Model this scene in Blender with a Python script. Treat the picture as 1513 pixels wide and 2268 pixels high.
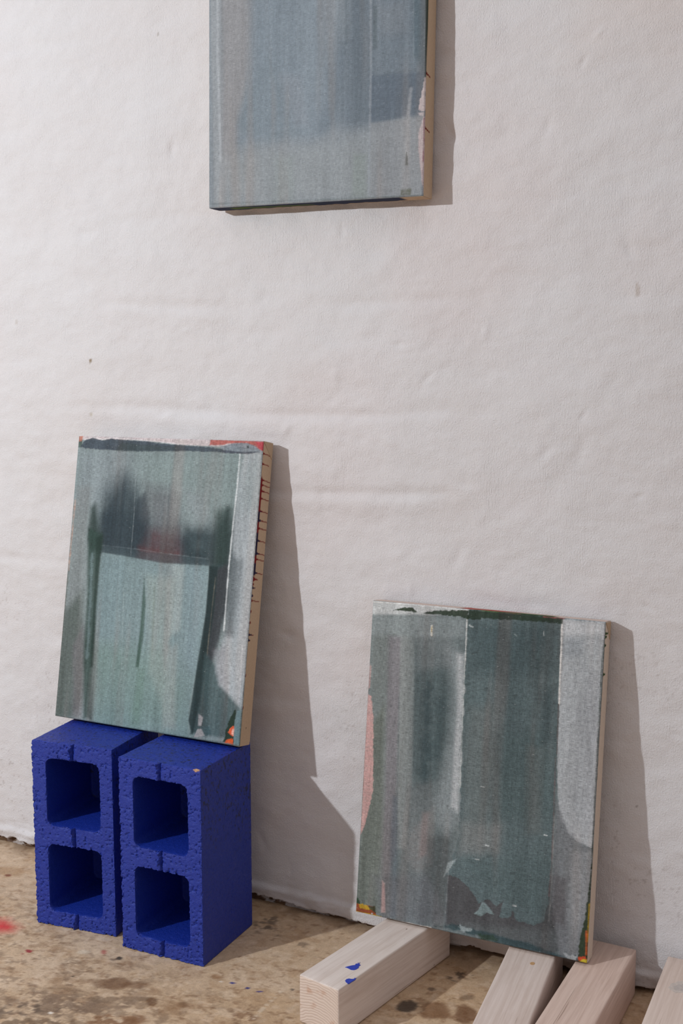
import bpy, bmesh, math, random
import numpy as np
from mathutils import Matrix, Vector

for o in list(bpy.data.objects):
    bpy.data.objects.remove(o, do_unlink=True)
SC = bpy.context.scene
COL = SC.collection

# ------------------------------------------------------------------ camera
W, H, F = 1513.0, 2268.0, 2543.13
CAM = np.array([1.1733, -2.0286, 1.1232])
YAW, PITCH, ROLL = 0.4609, -0.1168, -0.0013
fwd = np.array([-math.sin(YAW)*math.cos(PITCH), math.cos(YAW)*math.cos(PITCH), math.sin(PITCH)])
right0 = np.array([math.cos(YAW), math.sin(YAW), 0.0])
up0 = np.cross(right0, fwd)
RIGHT = math.cos(ROLL)*right0 + math.sin(ROLL)*up0
UP = -math.sin(ROLL)*right0 + math.cos(ROLL)*up0
cd = bpy.data.cameras.new('camera')
cam = bpy.data.objects.new('camera', cd)
COL.objects.link(cam)
cd.sensor_fit = 'VERTICAL'
cd.sensor_height = 36.0
cd.sensor_width = 24.0
cd.lens = F*36.0/H
cd.clip_start = 0.05
m = Matrix.Identity(4)
for i in range(3):
    m[i][0], m[i][1], m[i][2], m[i][3] = RIGHT[i], UP[i], -fwd[i], CAM[i]
cam.matrix_world = m
SC.camera = cam

# ------------------------------------------------------------------ light
world = bpy.data.worlds.new('world')
SC.world = world
world.use_nodes = True
bg = world.node_tree.nodes['Background']
bg.inputs['Strength'].default_value = 0.74
# soft daylight of an overcast sky: three times as bright overhead as at the horizon
_n = world.node_tree.nodes; _l = world.node_tree.links
_tc = _n.new('ShaderNodeTexCoord'); _sx = _n.new('ShaderNodeSeparateXYZ')
_l.new(_tc.outputs['Generated'], _sx.inputs[0])
_mr = _n.new('ShaderNodeMapRange')
_l.new(_sx.outputs['Z'], _mr.inputs['Value'])
_mr.inputs[1].default_value = 0.0; _mr.inputs[2].default_value = 1.0
_mr.inputs[3].default_value = 1/3; _mr.inputs[4].default_value = 1.0
_mx = _n.new('ShaderNodeMix'); _mx.data_type = 'RGBA'
_l.new(_mr.outputs[0], _mx.inputs['Factor'])
_mx.inputs[6].default_value = (0, 0, 0, 1)
_mx.inputs[7].default_value = (1.0, 0.965, 0.955, 1)
_l.new(_mx.outputs[2], bg.inputs['Color'])

# the studio lamp to the left of the camera: its place is read from the shadows
LAMP = (-1.5031, -2.6195, 1.9788)
ld = bpy.data.lights.new('studio_lamp', 'POINT')
ld.energy = 250.0
ld.color = (0.915, 0.98, 1.0)
ld.shadow_soft_size = 0.035
lamp = bpy.data.objects.new('studio_lamp', ld)
lamp.location = LAMP
COL.objects.link(lamp)

SC.view_settings.view_transform = 'Standard'
SC.view_settings.look = 'None'
SC.view_settings.exposure = 0.06
SC.view_settings.gamma = 1.0
SC.view_settings.use_curve_mapping = False


# ------------------------------------------------------------------ helpers
def lin(c, gain=1.0):
    gain = np.asarray(gain, float)
    c = np.asarray(c, float)/255.0
    l = np.where(c <= 0.04045, c/12.92, ((c+0.055)/1.055)**2.4)
    return l*gain


def ray(px, py):
    return fwd + (px-W/2)/F*RIGHT - (py-H/2)/F*UP


def on_plane(px, py, point, normal):
    v = ray(px, py)
    t = ((np.asarray(point)-CAM) @ normal)/(v @ normal)
    return CAM + v*t


def on_floor(px, py, z=0.0):
    return on_plane(px, py, (0, 0, z), np.array([0, 0, 1.0]))


def on_wall(px, py):
    return on_plane(px, py, (0, 0, 0), np.array([0, 1.0, 0]))


_tab = np.random.RandomState(7).rand(4096)


def vnoise(x, y, z=0.0, seed=0):
    x = np.asarray(x, float); y = np.asarray(y, float)
    z = np.zeros_like(x)+z
    xi, yi, zi = np.floor(x).astype(np.int64), np.floor(y).astype(np.int64), np.floor(z).astype(np.int64)
    fx, fy, fz = x-xi, y-yi, z-zi
    fx = fx*fx*(3-2*fx); fy = fy*fy*(3-2*fy); fz = fz*fz*(3-2*fz)

    def h(a, b, c):
        n = (a*73856093) ^ (b*19349663) ^ (c*83492791) ^ (seed*2654435761)
        n = (n ^ (n >> 13))*1274126177
        return _tab[(n ^ (n >> 16)) & 4095]
    r = 0
    for dx in (0, 1):
        for dy in (0, 1):
            for dz in (0, 1):
                w = (fx if dx else 1-fx)*(fy if dy else 1-fy)*(fz if dz else 1-fz)
                r = r + w*h(xi+dx, yi+dy, zi+dz)
    return r


def fbm(x, y, z=0.0, octaves=4, seed=0, gain=0.5):
    r, a, s, n = 0, 1.0, 1.0, 0
    for k in range(octaves):
        r = r + a*vnoise(np.asarray(x)*s, np.asarray(y)*s, np.asarray(z)*s, seed+k*17)
        n += a
        a *= gain; s *= 2.03
    return r/n


def sstep(a, b, x):
    t = np.clip((x-a)/(b-a), 0, 1)
    return t*t*(3-2*t)


def poly_sd(px, py, poly):
    """signed distance (inside negative) of points to a polygon"""
    poly = np.asarray(poly, float)
    d = np.full(px.shape, 1e9); inside = np.zeros(px.shape, bool)
    n = len(poly)
    for i in range(n):
        x1, y1 = poly[i]; x2, y2 = poly[(i+1) % n]
        ex, ey = x2-x1, y2-y1
        t = np.clip(((px-x1)*ex+(py-y1)*ey)/(ex*ex+ey*ey+1e-12), 0, 1)
        d = np.minimum(d, np.hypot(px-x1-t*ex, py-y1-t*ey))
        c = ((y1 > py) != (y2 > py)) & (px < (x2-x1)*(py-y1)/(y2-y1+1e-12)+x1)
        inside ^= c
    return np.where(inside, -d, d)


def line_d(px, py, pts):
    d = np.full(px.shape, 1e9)
    for (x1, y1), (x2, y2) in zip(pts[:-1], pts[1:]):
        ex, ey = x2-x1, y2-y1
        t = np.clip(((px-x1)*ex+(py-y1)*ey)/(ex*ex+ey*ey+1e-12), 0, 1)
        d = np.minimum(d, np.hypot(px-x1-t*ex, py-y1-t*ey))
    return d


def link(name, mesh, parent=None, mat=None):
    o = bpy.data.objects.new(name, mesh)
    COL.objects.link(o)
    if parent is not None:
        o.parent = parent
    if mat is not None:
        mesh.materials.append(mat)
    return o


def tag(o, label, category, group=None):
    o['label'] = label
    o['category'] = category
    if group:
        o['group'] = group
    return o


def set_col(mesh, col, name='paint'):
    a = mesh.color_attributes.new(name, 'FLOAT_COLOR', 'POINT')
    c = np.ones((len(mesh.vertices), 4), np.float32)
    c[:, :3] = np.clip(np.asarray(col, float).reshape(-1, 3), 0, 1)
    a.data.foreach_set('color', c.ravel())


def grid_mesh(name, X, Y, Z, col=None, flip=False, smooth=True):
    n, k = X.shape
    me = bpy.data.meshes.new(name)
    co = np.stack([X, Y, Z], -1).reshape(-1, 3).astype(np.float32)
    idx = np.arange(n*k).reshape(n, k)
    a, b, c, d = idx[:-1, :-1], idx[:-1, 1:], idx[1:, 1:], idx[1:, :-1]
    q = np.stack([a, d, c, b] if flip else [a, b, c, d], -1).reshape(-1, 4)
    me.vertices.add(len(co)); me.vertices.foreach_set('co', co.ravel())
    me.loops.add(q.size); me.loops.foreach_set('vertex_index', q.ravel().astype(np.int32))
    me.polygons.add(len(q))
    me.polygons.foreach_set('loop_start', np.arange(0, q.size, 4, dtype=np.int32))
    me.polygons.foreach_set('loop_total', np.full(len(q), 4, np.int32))
    me.update(calc_edges=True)
    if smooth:
        me.polygons.foreach_set('use_smooth', np.ones(len(q), bool))
    if col is not None:
        set_col(me, col)
    return me


def box_mesh(name, x0, x1, y0, y1, z0, z1, bevel=0.0, seg=2):
    bm = bmesh.new()
    bmesh.ops.create_cube(bm, size=1)
    for v in bm.verts:
        v.co = Vector((x0+(v.co.x+.5)*(x1-x0), y0+(v.co.y+.5)*(y1-y0), z0+(v.co.z+.5)*(z1-z0)))
    if bevel:
        bmesh.ops.bevel(bm, geom=bm.edges[:], offset=bevel, segments=seg, affect='EDGES', profile=.6)
    bmesh.ops.recalc_face_normals(bm, faces=bm.faces[:])
    me = bpy.data.meshes.new(name); bm.to_mesh(me); bm.free()
    return me


def slab_mesh(name, pts, z0, z1, to3):
    """an outline with a thickness; to3 turns (a, b, c) into a point"""
    n = len(pts)
    vs = [to3(x, y, z0) for x, y in pts]+[to3(x, y, z1) for x, y in pts]
    fs = [list(range(n))[::-1], list(range(n, 2*n))]+[[i, (i+1) % n, n+(i+1) % n, n+i] for i in range(n)]
    me = bpy.data.meshes.new(name); me.from_pydata(vs, [], fs)
    bm = bmesh.new(); bm.from_mesh(me); bmesh.ops.recalc_face_normals(bm, faces=bm.faces[:]); bm.to_mesh(me); bm.free()
    return me


# ------------------------------------------------------------------ materials
class NT:
    def __init__(s, name, rough=.8, spec=.3):
        s.m = bpy.data.materials.new(name); s.m.use_nodes = True
        s.t = s.m.node_tree; s.p = s.t.nodes['Principled BSDF']
        s.p.inputs['Roughness'].default_value = rough
        s.p.inputs['Specular IOR Level'].default_value = spec
        s.co = s.t.nodes.new('ShaderNodeTexCoord').outputs['Object']

    def n(s, kind, **kw):
        nd = s.t.nodes.new(kind)
        for k, v in kw.items():
            if k in nd.inputs:
                s.put(nd.inputs[k], v)
            else:
                setattr(nd, k, v)
        return nd

    def put(s, sock, v):
        if hasattr(v, 'is_linked') or isinstance(v, bpy.types.NodeSocket):
            s.t.links.new(v, sock)
        else:
            sock.default_value = v

    def noise(s, scale, detail=4, rough=.5, dist=0.0):
        mp = s.n('ShaderNodeMapping'); s.put(mp.inputs['Vector'], s.co)
        mp.inputs['Scale'].default_value = scale
        nz = s.n('ShaderNodeTexNoise'); s.put(nz.inputs['Vector'], mp.outputs[0])
        nz.inputs['Scale'].default_value = 1.0
        nz.inputs['Detail'].default_value = detail
        nz.inputs['Roughness'].default_value = rough
        nz.inputs['Distortion'].default_value = dist
        return nz.outputs['Fac']

    def rng(s, v, a, b, c=0.0, d=1.0):
        r = s.n('ShaderNodeMapRange'); s.put(r.inputs['Value'], v)
        for i, x in zip((1, 2, 3, 4), (a, b, c, d)):
            r.inputs[i].default_value = x
        return r.outputs[0]

    def math(s, op, a, b=0.0):
        r = s.n('ShaderNodeMath'); r.operation = op
        s.put(r.inputs[0], a); s.put(r.inputs[1], b)
        return r.outputs[0]

    def mix(s, f, a, b, mode='MIX'):
        r = s.n('ShaderNodeMix'); r.data_type = 'RGBA'; r.blend_type = mode
        s.put(r.inputs['Factor'], f)
        s.put(r.inputs[6], a if not isinstance(a, tuple) or len(a) == 4 else a+(1,))
        s.put(r.inputs[7], b if not isinstance(b, tuple) or len(b) == 4 else b+(1,))
        return r.outputs[2]

    def attr(s, name='paint'):
        r = s.n('ShaderNodeVertexColor'); r.layer_name = name
        return r.outputs['Color']

    def bump(s, h, dist, strength=1.0, prev=None):
        r = s.n('ShaderNodeBump'); s.put(r.inputs['Height'], h)
        r.inputs['Distance'].default_value = dist
        r.inputs['Strength'].default_value = strength
        if prev is not None:
            s.put(r.inputs['Normal'], prev)
        return r.outputs[0]

    def out(s, col=None, normal=None, rough=None):
        if col is not None:
            s.put(s.p.inputs['Base Color'], col)
        if normal is not None:
            s.put(s.p.inputs['Normal'], normal)
        if rough is not None:
            s.put(s.p.inputs['Roughness'], rough)
        return s.m


def rgb(c, gain=1.0):
    return tuple(float(x) for x in lin(c, gain))+(1.0,)


def mat_wall():
    t = NT('limewashed_plaster', .9, .2)
    a = t.attr()
    big = t.noise((3.0, 3.0, 4.0), 4)
    c = t.mix(t.rng(big, .35, .7), a, (.97, .95, .94, 1), 'MULTIPLY')
    brush = t.noise((560, 560, 34), 3, .6)
    grit = t.noise((360, 360, 290), 5, .7)
    fine = t.noise((720, 720, 640), 2, .5)
    where = t.rng(t.noise((9, 9, 6), 3), .46, .66, .12, .75)
    hgt = t.math('ADD', t.math('MULTIPLY', brush, where), t.math('MULTIPLY', grit, 1.1))
    hgt = t.math('ADD', hgt, t.math('MULTIPLY', fine, .5))
    return t.out(c, t.bump(hgt, .0023, .85))


def mat_floor():
    t = NT('stained_concrete', .62, .35)
    a = t.attr()
    n1 = t.noise((55, 55, 55), 6, .65)
    n2 = t.noise((240, 240, 240), 4, .6)
    c = t.mix(1.0, a, t.mix(t.rng(n1, .3, .7), (.86, .84, .82, 1), (1.06, 1.05, 1.04, 1)), 'MULTIPLY')
    c = t.mix(1.0, c, t.mix(t.rng(n2, .3, .7), (.88, .87, .86, 1), (1.08, 1.08, 1.08, 1)), 'MULTIPLY')
    h = t.math('ADD', n1, t.math('MULTIPLY', n2, .5))
    return t.out(c, t.bump(h, .0018, .6), t.rng(n1, .3, .7, .5, .75))


def mat_canvas(amp=1.0):
    t = NT('painted_linen', .72, .3)
    a = t.attr()
    wx = t.noise((110, 400, 1900), 3, .62)
    wz = t.noise((1900, 400, 110), 3, .62)
    gr = t.noise((1500, 1500, 1500), 2, .5)
    f = t.math('ADD', t.math('ADD', t.math('MULTIPLY', wx, .42), t.math('MULTIPLY', wz, .33)), t.math('MULTIPLY', gr, .25))
    k = t.rng(f, .40, .60, 1-.52*amp, 1+.52*amp)
    c = t.mix(1.0, a, t.n('ShaderNodeCombineColor', Red=k, Green=k, Blue=k).outputs[0], 'MULTIPLY')
    sp = t.rng(t.noise((130, 300, 520), 2, .4), .735, .76)
    c = t.mix(t.math('MULTIPLY', sp, .4*amp), c, (.62, .63, .62, 1))
    return t.out(c, t.bump(f, .0012, .55))


def mat_linen():
    t = NT('raw_linen', .9, .1)
    a = t.attr()
    w1 = t.noise((1200, 1200, 160), 2)
    w2 = t.noise((160, 1200, 1200), 2)
    f = t.math('ADD', t.math('MULTIPLY', w1, .5), t.math('MULTIPLY', w2, .5))
    k = t.rng(f, .35, .65, .86, 1.12)
    c = t.mix(1.0, a, t.n('ShaderNodeCombineColor', Red=k, Green=k, Blue=k).outputs[0], 'MULTIPLY')
    return t.out(c, t.bump(f, .0008, .4))


def mat_blue():
    t = NT('blue_masonry_paint', .42, .46)
    a = t.attr()
    n1 = t.noise((130, 130, 130), 4, .6)
    n2 = t.noise((520, 520, 520), 4, .65)
    c = t.mix(1.0, a, t.mix(t.rng(n2, .35, .65), (.74, .74, .8, 1), (1.1, 1.1, 1.08, 1)), 'MULTIPLY')
    rr = t.rng(n1, .3, .7, .34, .52)
    h = t.math('ADD', n1, t.math('MULTIPLY', n2, 1.1))
    return t.out(c, t.bump(h, .0016, .7), rr)


def mat_wood(name, base, dark, end=False, seed=0.0):
    t = NT(name, .78, .25)
    mp = t.n('ShaderNodeMapping'); t.put(mp.inputs['Vector'], t.co)
    mp.inputs['Location'].default_value = (seed, seed*1.7, seed*.6)
    t.co = mp.outputs[0]
    if end:
        w = t.n('ShaderNodeTexWave'); w.wave_type = 'RINGS'; w.rings_direction = 'Y'
        m2 = t.n('ShaderNodeMapping'); t.put(m2.inputs['Vector'], t.co)
        m2.inputs['Location'].default_value = (.05, 0, .045)
        t.put(w.inputs['Vector'], m2.outputs[0])
        w.inputs['Scale'].default_value = 62.0
        w.inputs['Distortion'].default_value = 5.0
        w.inputs['Detail'].default_value = 2.0
        w.inputs['Detail Scale'].default_value = .8
        g = w.outputs['Fac']
        c = t.mix(t.rng(g, .5, .95, 0, .42), rgb(base), rgb(dark))
        kn = t.rng(t.noise((40, 40, 40), 3), .62, .75)
        c = t.mix(t.math('MULTIPLY', kn, .45), c, rgb((176, 120, 82)))
        return t.out(c, t.bump(g, -.001, .4))
    g = t.noise((150, 4.5, 150), 5, .65, .6)
    g2 = t.noise((420, 9, 420), 3, .6, .3)
    bl = t.noise((22, 7, 22), 4, .6)
    c = t.mix(t.rng(g, .42, .72, 0, .55), rgb(base), rgb(dark))
    c = t.mix(t.rng(g2, .55, .75, 0, .35), c, rgb(dark))
    c = t.mix(t.rng(bl, .5, .78, 0, .45), c, rgb(dark))
    cr = t.rng(t.noise((170, 3.2, 170), 2, .5, .5), .70, .73)
    c = t.mix(t.math('MULTIPLY', cr, .55), c, rgb((120, 96, 82)))
    sp = t.rng(t.noise((90, 60, 90), 2, .4), .765, .785)
    c = t.mix(t.math('MULTIPLY', sp, .7), c, rgb((110, 88, 74)))
    h = t.math('SUBTRACT', t.math('MULTIPLY', g, .6), t.math('MULTIPLY', cr, .5))
    return t.out(c, t.bump(h, .0015, .5))


def mat_plain(name, c, rough=.5, bumpy=.0004, spec=.4):
    t = NT(name, rough, spec)
    n = t.noise((300, 300, 300), 3)
    cc = t.mix(t.rng(n, .3, .7), rgb(c, .9), rgb(c, 1.08))
    return t.out(cc, t.bump(n, bumpy, .5))


M_WALL, M_FLOOR, M_LINEN, M_BLUE = mat_wall(), mat_floor(), mat_linen(), mat_blue()
M_BAR = mat_wood('stretcher_pine', (200, 172, 136), (168, 132, 96))
M_DAB = mat_plain('blue_paint_dab', (38, 62, 172), .4)

# ------------------------------------------------------------------ wall
def axis(lo, a, b, hi, step, coarse=.25):
    return np.concatenate([np.linspace(lo, a, max(2, int((a-lo)/coarse)))[:-1], np.arange(a, b, step),
                           np.linspace(b, hi, max(2, int((hi-b)/coarse)))])


def build_wall():
    xs = axis(-3.6, -.84, 1.0, 3.6, .0038)
    zs = np.concatenate([np.arange(-.004, .06, .0022), np.arange(.06, 2.02, .0038), np.linspace(2.02, 2.9, 8)])
    X, Z = np.meshgrid(xs, zs)
    d = .0045*(fbm(X*3.2, Z*3.6, octaves=4, seed=1)-.5)
    d += .005*(fbm(X*7, Z*13, octaves=4, seed=5, gain=.55)-.5)+.0022*(fbm(X*24, Z*30, octaves=3, seed=6, gain=.55)-.5)
    wob = .03*(fbm(X*2.5, Z*2, octaves=3, seed=9)-.5)
    for z0, a, s in ((.23, .6, 3), (.46, .8, 4), (.70, .7, 6), (.90, 1.3, 7), (1.055, 1.1, 8), (1.27, .9, 11), (1.45, .6, 12), (1.66, .7, 13), (1.84, .5, 14)):
        k = sstep(.38, .72, fbm(X*3.3, Z*0+z0*7, octaves=3, seed=20+s))
        u = Z-z0-wob
        d += -a*.0021*k*np.exp(-(u/.012)**2)+a*.0012*k*np.exp(-((u+.022)/.02)**2)
    # trowel dents and nicks
    rs = np.random.RandomState(3)
    for i in range(70):
        x, z = rs.uniform(-.8, .95), rs.uniform(.08, 1.95)
        r, an = rs.uniform(.004, .013), rs.uniform(0, math.pi)
        dx, dz = X-x, Z-z
        p = dx*math.cos(an)+dz*math.sin(an); q = -dx*math.sin(an)+dz*math.cos(an)
        d += -rs.choice([1, 1, -.8])*.0016*np.exp(-(p/r/2.2)**2-(q/r)**2)
    # proud foot of the wall with crumbling lower rim
    lip = .034+.007*(fbm(X*9, Z*0, octaves=3, seed=31)-.5)
    foot = sstep(.012, -.002, Z-lip)
    d += .0042*foot*(1-.35*sstep(.0, .02, lip-Z))
    low = sstep(.09, .0, Z)
    d += low*.004*(fbm(X*16, Z*60, octaves=4, seed=33)-.5)
    rim = .007+.018*np.clip(fbm(X*13, Z*0, octaves=5, seed=35, gain=.62)-.40, 0, 1)*2+.004*(fbm(X*70, Z*90, octaves=2, seed=39)-.5)
    chip = sstep(.0015, -.0015, Z-rim)
    d = d-.0095*chip+.003*chip*(fbm(X*90, Z*90, octaves=3, seed=36)-.5)
    Y = -np.minimum(1.55*d, .0075)+.0085
    c = np.zeros(X.shape+(3,))+lin((226, 223, 227))
    warm = sstep(.45, .75, fbm(X*2.0+.3*Z, Z*1.6, octaves=4, seed=41))*sstep(.1, .9, X)
    c = c*(1-.6*warm[..., None])+.6*warm[..., None]*lin((226, 211, 206))
    pk = sstep(.5, .75, fbm(X*2.6, Z*2.2, octaves=3, seed=43))
    c = c*(1-.3*pk[..., None])+.3*pk[..., None]*lin((229, 217, 219))
    dirt = low*sstep(.40, .7, fbm(X*22, Z*40, octaves=4, seed=45))
    c = c*(1-.35*dirt[..., None])+.35*dirt[..., None]*lin((178, 158, 142))
    brown = lin((118, 92, 72))*(.5+.9*fbm(X*120, Z*120, octaves=3, seed=37))[..., None]
    wh = sstep(.56, .64, fbm(X*60, Z*110, octaves=3, seed=47))
    cc = chip*(1-.75*wh)
    c = c*(1-cc[..., None])+brown*cc[..., None]
    sp = sstep(.82, .9, vnoise(X*230, Z*230, seed=51))*sstep(.58, .7, fbm(X*5, Z*5, octaves=2, seed=53))*sstep(1.3, .1, Z)
    c = c*(1-.28*sp[..., None])+.28*sp[..., None]*lin((120, 96, 80))
    # bare chips in the limewash and other single marks
    for px, py, rx, rz, col, al in ((195, 799, .0028, .0065, (150, 132, 108), .9), (196, 918, .003, .006, (190, 180, 160), .5),
                                    (1322, 1822, .004, .007, (110, 92, 84), .5), (1408, 1790, .0025, .003, (90, 75, 70), .5), (1355, 1782, .002, .002, (60, 50, 46), .7),
                                    (345, 74, .003, .004, (150, 140, 134), .6), (8, 1865, .016, .009, (96, 66, 44), .8),
                                    (1410, 640, .004, .012, (190, 178, 172), .6), (30, 712, .004, .006, (200, 192, 188), .5)):
        w = on_wall(px, py)
        r = ((X-w[0])/rx)**2+((Z-w[2])/rz)**2+1.6*(fbm(X*260, Z*260, octaves=2, seed=55)-.5)
        k = al*sstep(1.2, .7, r)
        c = c*(1-k[..., None])+k[..., None]*lin(col)
    me = grid_mesh('wall_back', X, Y, Z, c)
    o = link('wall_back', me, None, M_WALL)
    o['kind'] = 'structure'
    o['label'] = 'rough white limewashed plaster wall behind the canvases'
    return o


def build_floor():
    xs = axis(-3.6, -.84, 1.0, 3.6, .004)
    ys = np.concatenate([np.linspace(-4.2, -.72, 16)[:-1], np.arange(-.72, .0305, .0032)])
    X, Y = np.meshgrid(xs, ys)
    c = np.zeros(X.shape+(3,))+lin((200, 174, 147))

    def lay(k, col):
        nonlocal c
        c = c*(1-k[..., None])+k[..., None]*lin(col)
    lay(.5*sstep(.42, .68, fbm(X*5, Y*6, octaves=5, seed=61)), (194, 163, 130))
    lay(.45*sstep(.48, .7, fbm(X*8+4, Y*11, octaves=4, seed=63)), (214, 192, 170))
    lay(.4*sstep(.56, .68, fbm(X*34, Y*44, octaves=5, seed=65, gain=.6)), (168, 134, 102))
    lay(.55*sstep(.64, .70, fbm(X*70, Y*95, octaves=4, seed=67, gain=.6)), (140, 106, 78))
    lay(.35*sstep(.60, .66, fbm(X*70+9, Y*80, octaves=3, seed=69)), (222, 200, 178))
    # walked-on dirt farther out from the wall
    far = sstep(-.22, -.5, Y+.25*(X-.1))
    lay(.48*far*sstep(.53, .61, fbm(X*24+3, Y*40, octaves=5, seed=68, gain=.66)), (140, 108, 80))
    lay(.45*far*sstep(.57, .63, fbm(X*50+7, Y*70, octaves=5, seed=70, gain=.66)), (104, 80, 62))
    # dirt along the wall foot
    lay(.5*sstep(-.05, 0, Y)*sstep(.3, .6, fbm(X*20, Y*20, octaves=3, seed=71)), (110, 84, 64))

    def spot(px, py, rx, ry, col, al=.8, soft=.4, rag=1.6, sc=45, sd=73, thr=0):
        w = on_floor(px, py); a = on_floor(px+rx, py)-w; b = on_floor(px, py+ry)-w
        det = a[0]*b[1]-a[1]*b[0]
        dx, dy = X-w[0], Y-w[1]
        u = (dx*b[1]-dy*b[0])/det; v = (a[0]*dy-a[1]*dx)/det
        r = np.sqrt(u*u+v*v)+rag*(fbm(X*sc, Y*sc, octaves=5, seed=sd, gain=.64)-.5)
        k = al*sstep(1+soft/2, 1-soft, r)
        if thr:
            k = k*sstep(thr, thr+.08, fbm(X*75, Y*95, octaves=4, seed=sd+3))
        lay(k, col)
    # worn, scuffed dark patches
    spot(110, 2222, 150, 26, (128, 106, 88), .8, .5, 1.6, 20, 75, .42)
    spot(60, 2236, 90, 14, (96, 80, 68), .8, .5, 1.5, 30, 76, .5)
    spot(250, 2176, 46, 13, (124, 92, 66), .8, .3, 1.3, 30, 77)
    spot(300, 2180, 36, 7, (118, 84, 56), .6, .5, 1.2, 30, 78)
    spot(260, 2212, 90, 7, (126, 104, 84), .7, .4, 1.6, 30, 79, .4)
    spot(60, 2262, 110, 16, (104, 84, 66), .7, .5, 1.4, 26, 80, .45)
    spot(255, 2258, 70, 14, (126, 86, 54), .75, .3, 1.5, 30, 81, .36)
    spot(335, 2216, 13, 9, (116, 82, 54), .7, .3, 1, 40, 82)
    spot(404, 2224, 11, 7, (120, 88, 62), .7, .3, 1, 40, 83)
    spot(478, 2162, 9, 6, (150, 112, 78), .6, .3, 1, 40, 84)
    spot(545, 2250, 26, 10, (120, 84, 58), .65, .3, 1.5, 30, 85, .4)
    spot(382, 2230, 40, 24, (150, 116, 84), .45, .6, 1.5, 24, 86)
    spot(150, 2190, 120, 10, (150, 124, 98), .5, .6, 1.6, 24, 94, .4)
    spot(905, 2226, 28, 14, (66, 56, 50), .9, .25, .9, 40, 87)
    spot(966, 2239, 38, 18, (124, 88, 60), .8, .3, 1.2, 30, 88)
    spot(1032, 2250, 24, 22, (116, 80, 54), .8, .3, 1.2, 30, 89)
    spot(888, 2258, 40, 8, (214, 190, 166), .6, .4, 1.5, 30, 90)
    spot(1014, 2160, 24, 14, (74, 62, 54), .8, .3, 1.8, 40, 91, .45)
    spot(1034, 2208, 18, 9, (112, 92, 76), .6, .4, 1.2, 40, 92)
    spot(956, 2190, 9, 5, (90, 76, 66), .7, .3, 1, 50, 93)
    spot(592, 2050, 34, 20, (84, 74, 66), .7, .4, 2.0, 40, 95, .45)
    spot(672, 2092, 14, 6, (110, 92, 78), .6, .4, 1.5, 40, 96, .4)
    spot(14, 1928, 36, 12, (168, 132, 96), .6, .5, 1.2, 30, 97)
    spot(18, 1938, 8, 3, (122, 64, 44), .85, .3, .8, 60, 98)
    # paint
    spot(2, 2049, 40, 17, (206, 44, 56), .95, 1.0, .9, 40, 99)
    spot(64, 2105, 8, 4, (150, 36, 50), .9, .25, .7, 60, 100)
    spot(50, 2111, 3, 2, (150, 60, 60), .7, .3, .5, 60, 100)
    spot(230, 2107, 6, 5, (176, 84, 84), .7, .4, .8, 60, 101)
    spot(265, 2121, 8, 4, (46, 40, 38), .9, .25, .7, 60, 102)
    spot(252, 2124, 8, 2, (90, 76, 66), .6, .3, .9, 60, 103)
    spot(186, 2107, 18, 4.5, (222, 206, 186), .75, .4, 1.4, 50, 104)
    spot(230, 2078, 16, 4, (214, 196, 176), .55, .5, 1.4, 50, 105)
    spot(516, 2176, 6, 2.6, (30, 44, 128), .95, .25, .6, 60, 106)
    spot(550, 2187, 7, 2.4, (30, 44, 128), .95, .25, .6, 60, 107)
    spot(575, 2195, 9, 1.8, (30, 44, 128), .9, .3, .8, 60, 108)
    spot(648, 2191, 4, 3, (70, 64, 64), .8, .3, .6, 60, 109)
    spot(490, 2173, 2.6, 2, (240, 232, 224), .9, .3, .3, 60, 110)
    spot(112, 2242, 4, 2.4, (240, 232, 224), .9, .3, .5, 60, 111)
    spot(162, 2161, 2.6, 1.6, (40, 32, 30), .9, .3, .3, 60, 112)
    # scratches
    for pts, wd, al in ((((562, 2254), (592, 2222), (622, 2194)), .0045, .6), (((500, 2203), (535, 2207)), .0022, .6),
                        (((557, 2212), (578, 2213)), .0022, .6), (((548, 2260), (552, 2238)), .001, .4), (((330, 2090), (410, 2074)), .0012, .3)):
        q = [tuple(on_floor(*p)[:2]) for p in pts]
        dd = line_d(X, Y, q)
        lay(al*sstep(wd, wd*.4, dd)*sstep(.3, .55, fbm(X*180, Y*180, octaves=2, seed=113)), (232, 214, 194))
    Z = .0022*(fbm(X*5, Y*5, octaves=3, seed=115)-.5)-.0012
    me = grid_mesh('floor', X, Y, Z, c)
    o = link('floor', me, None, M_FLOOR)
    o['kind'] = 'structure'
    o['label'] = 'stained brown concrete floor with paint drips'
    return o


build_wall()
build_floor()


# ------------------------------------------------------------------ concrete blocks
BW, BD, BH = .1877, .1897, .39


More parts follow.
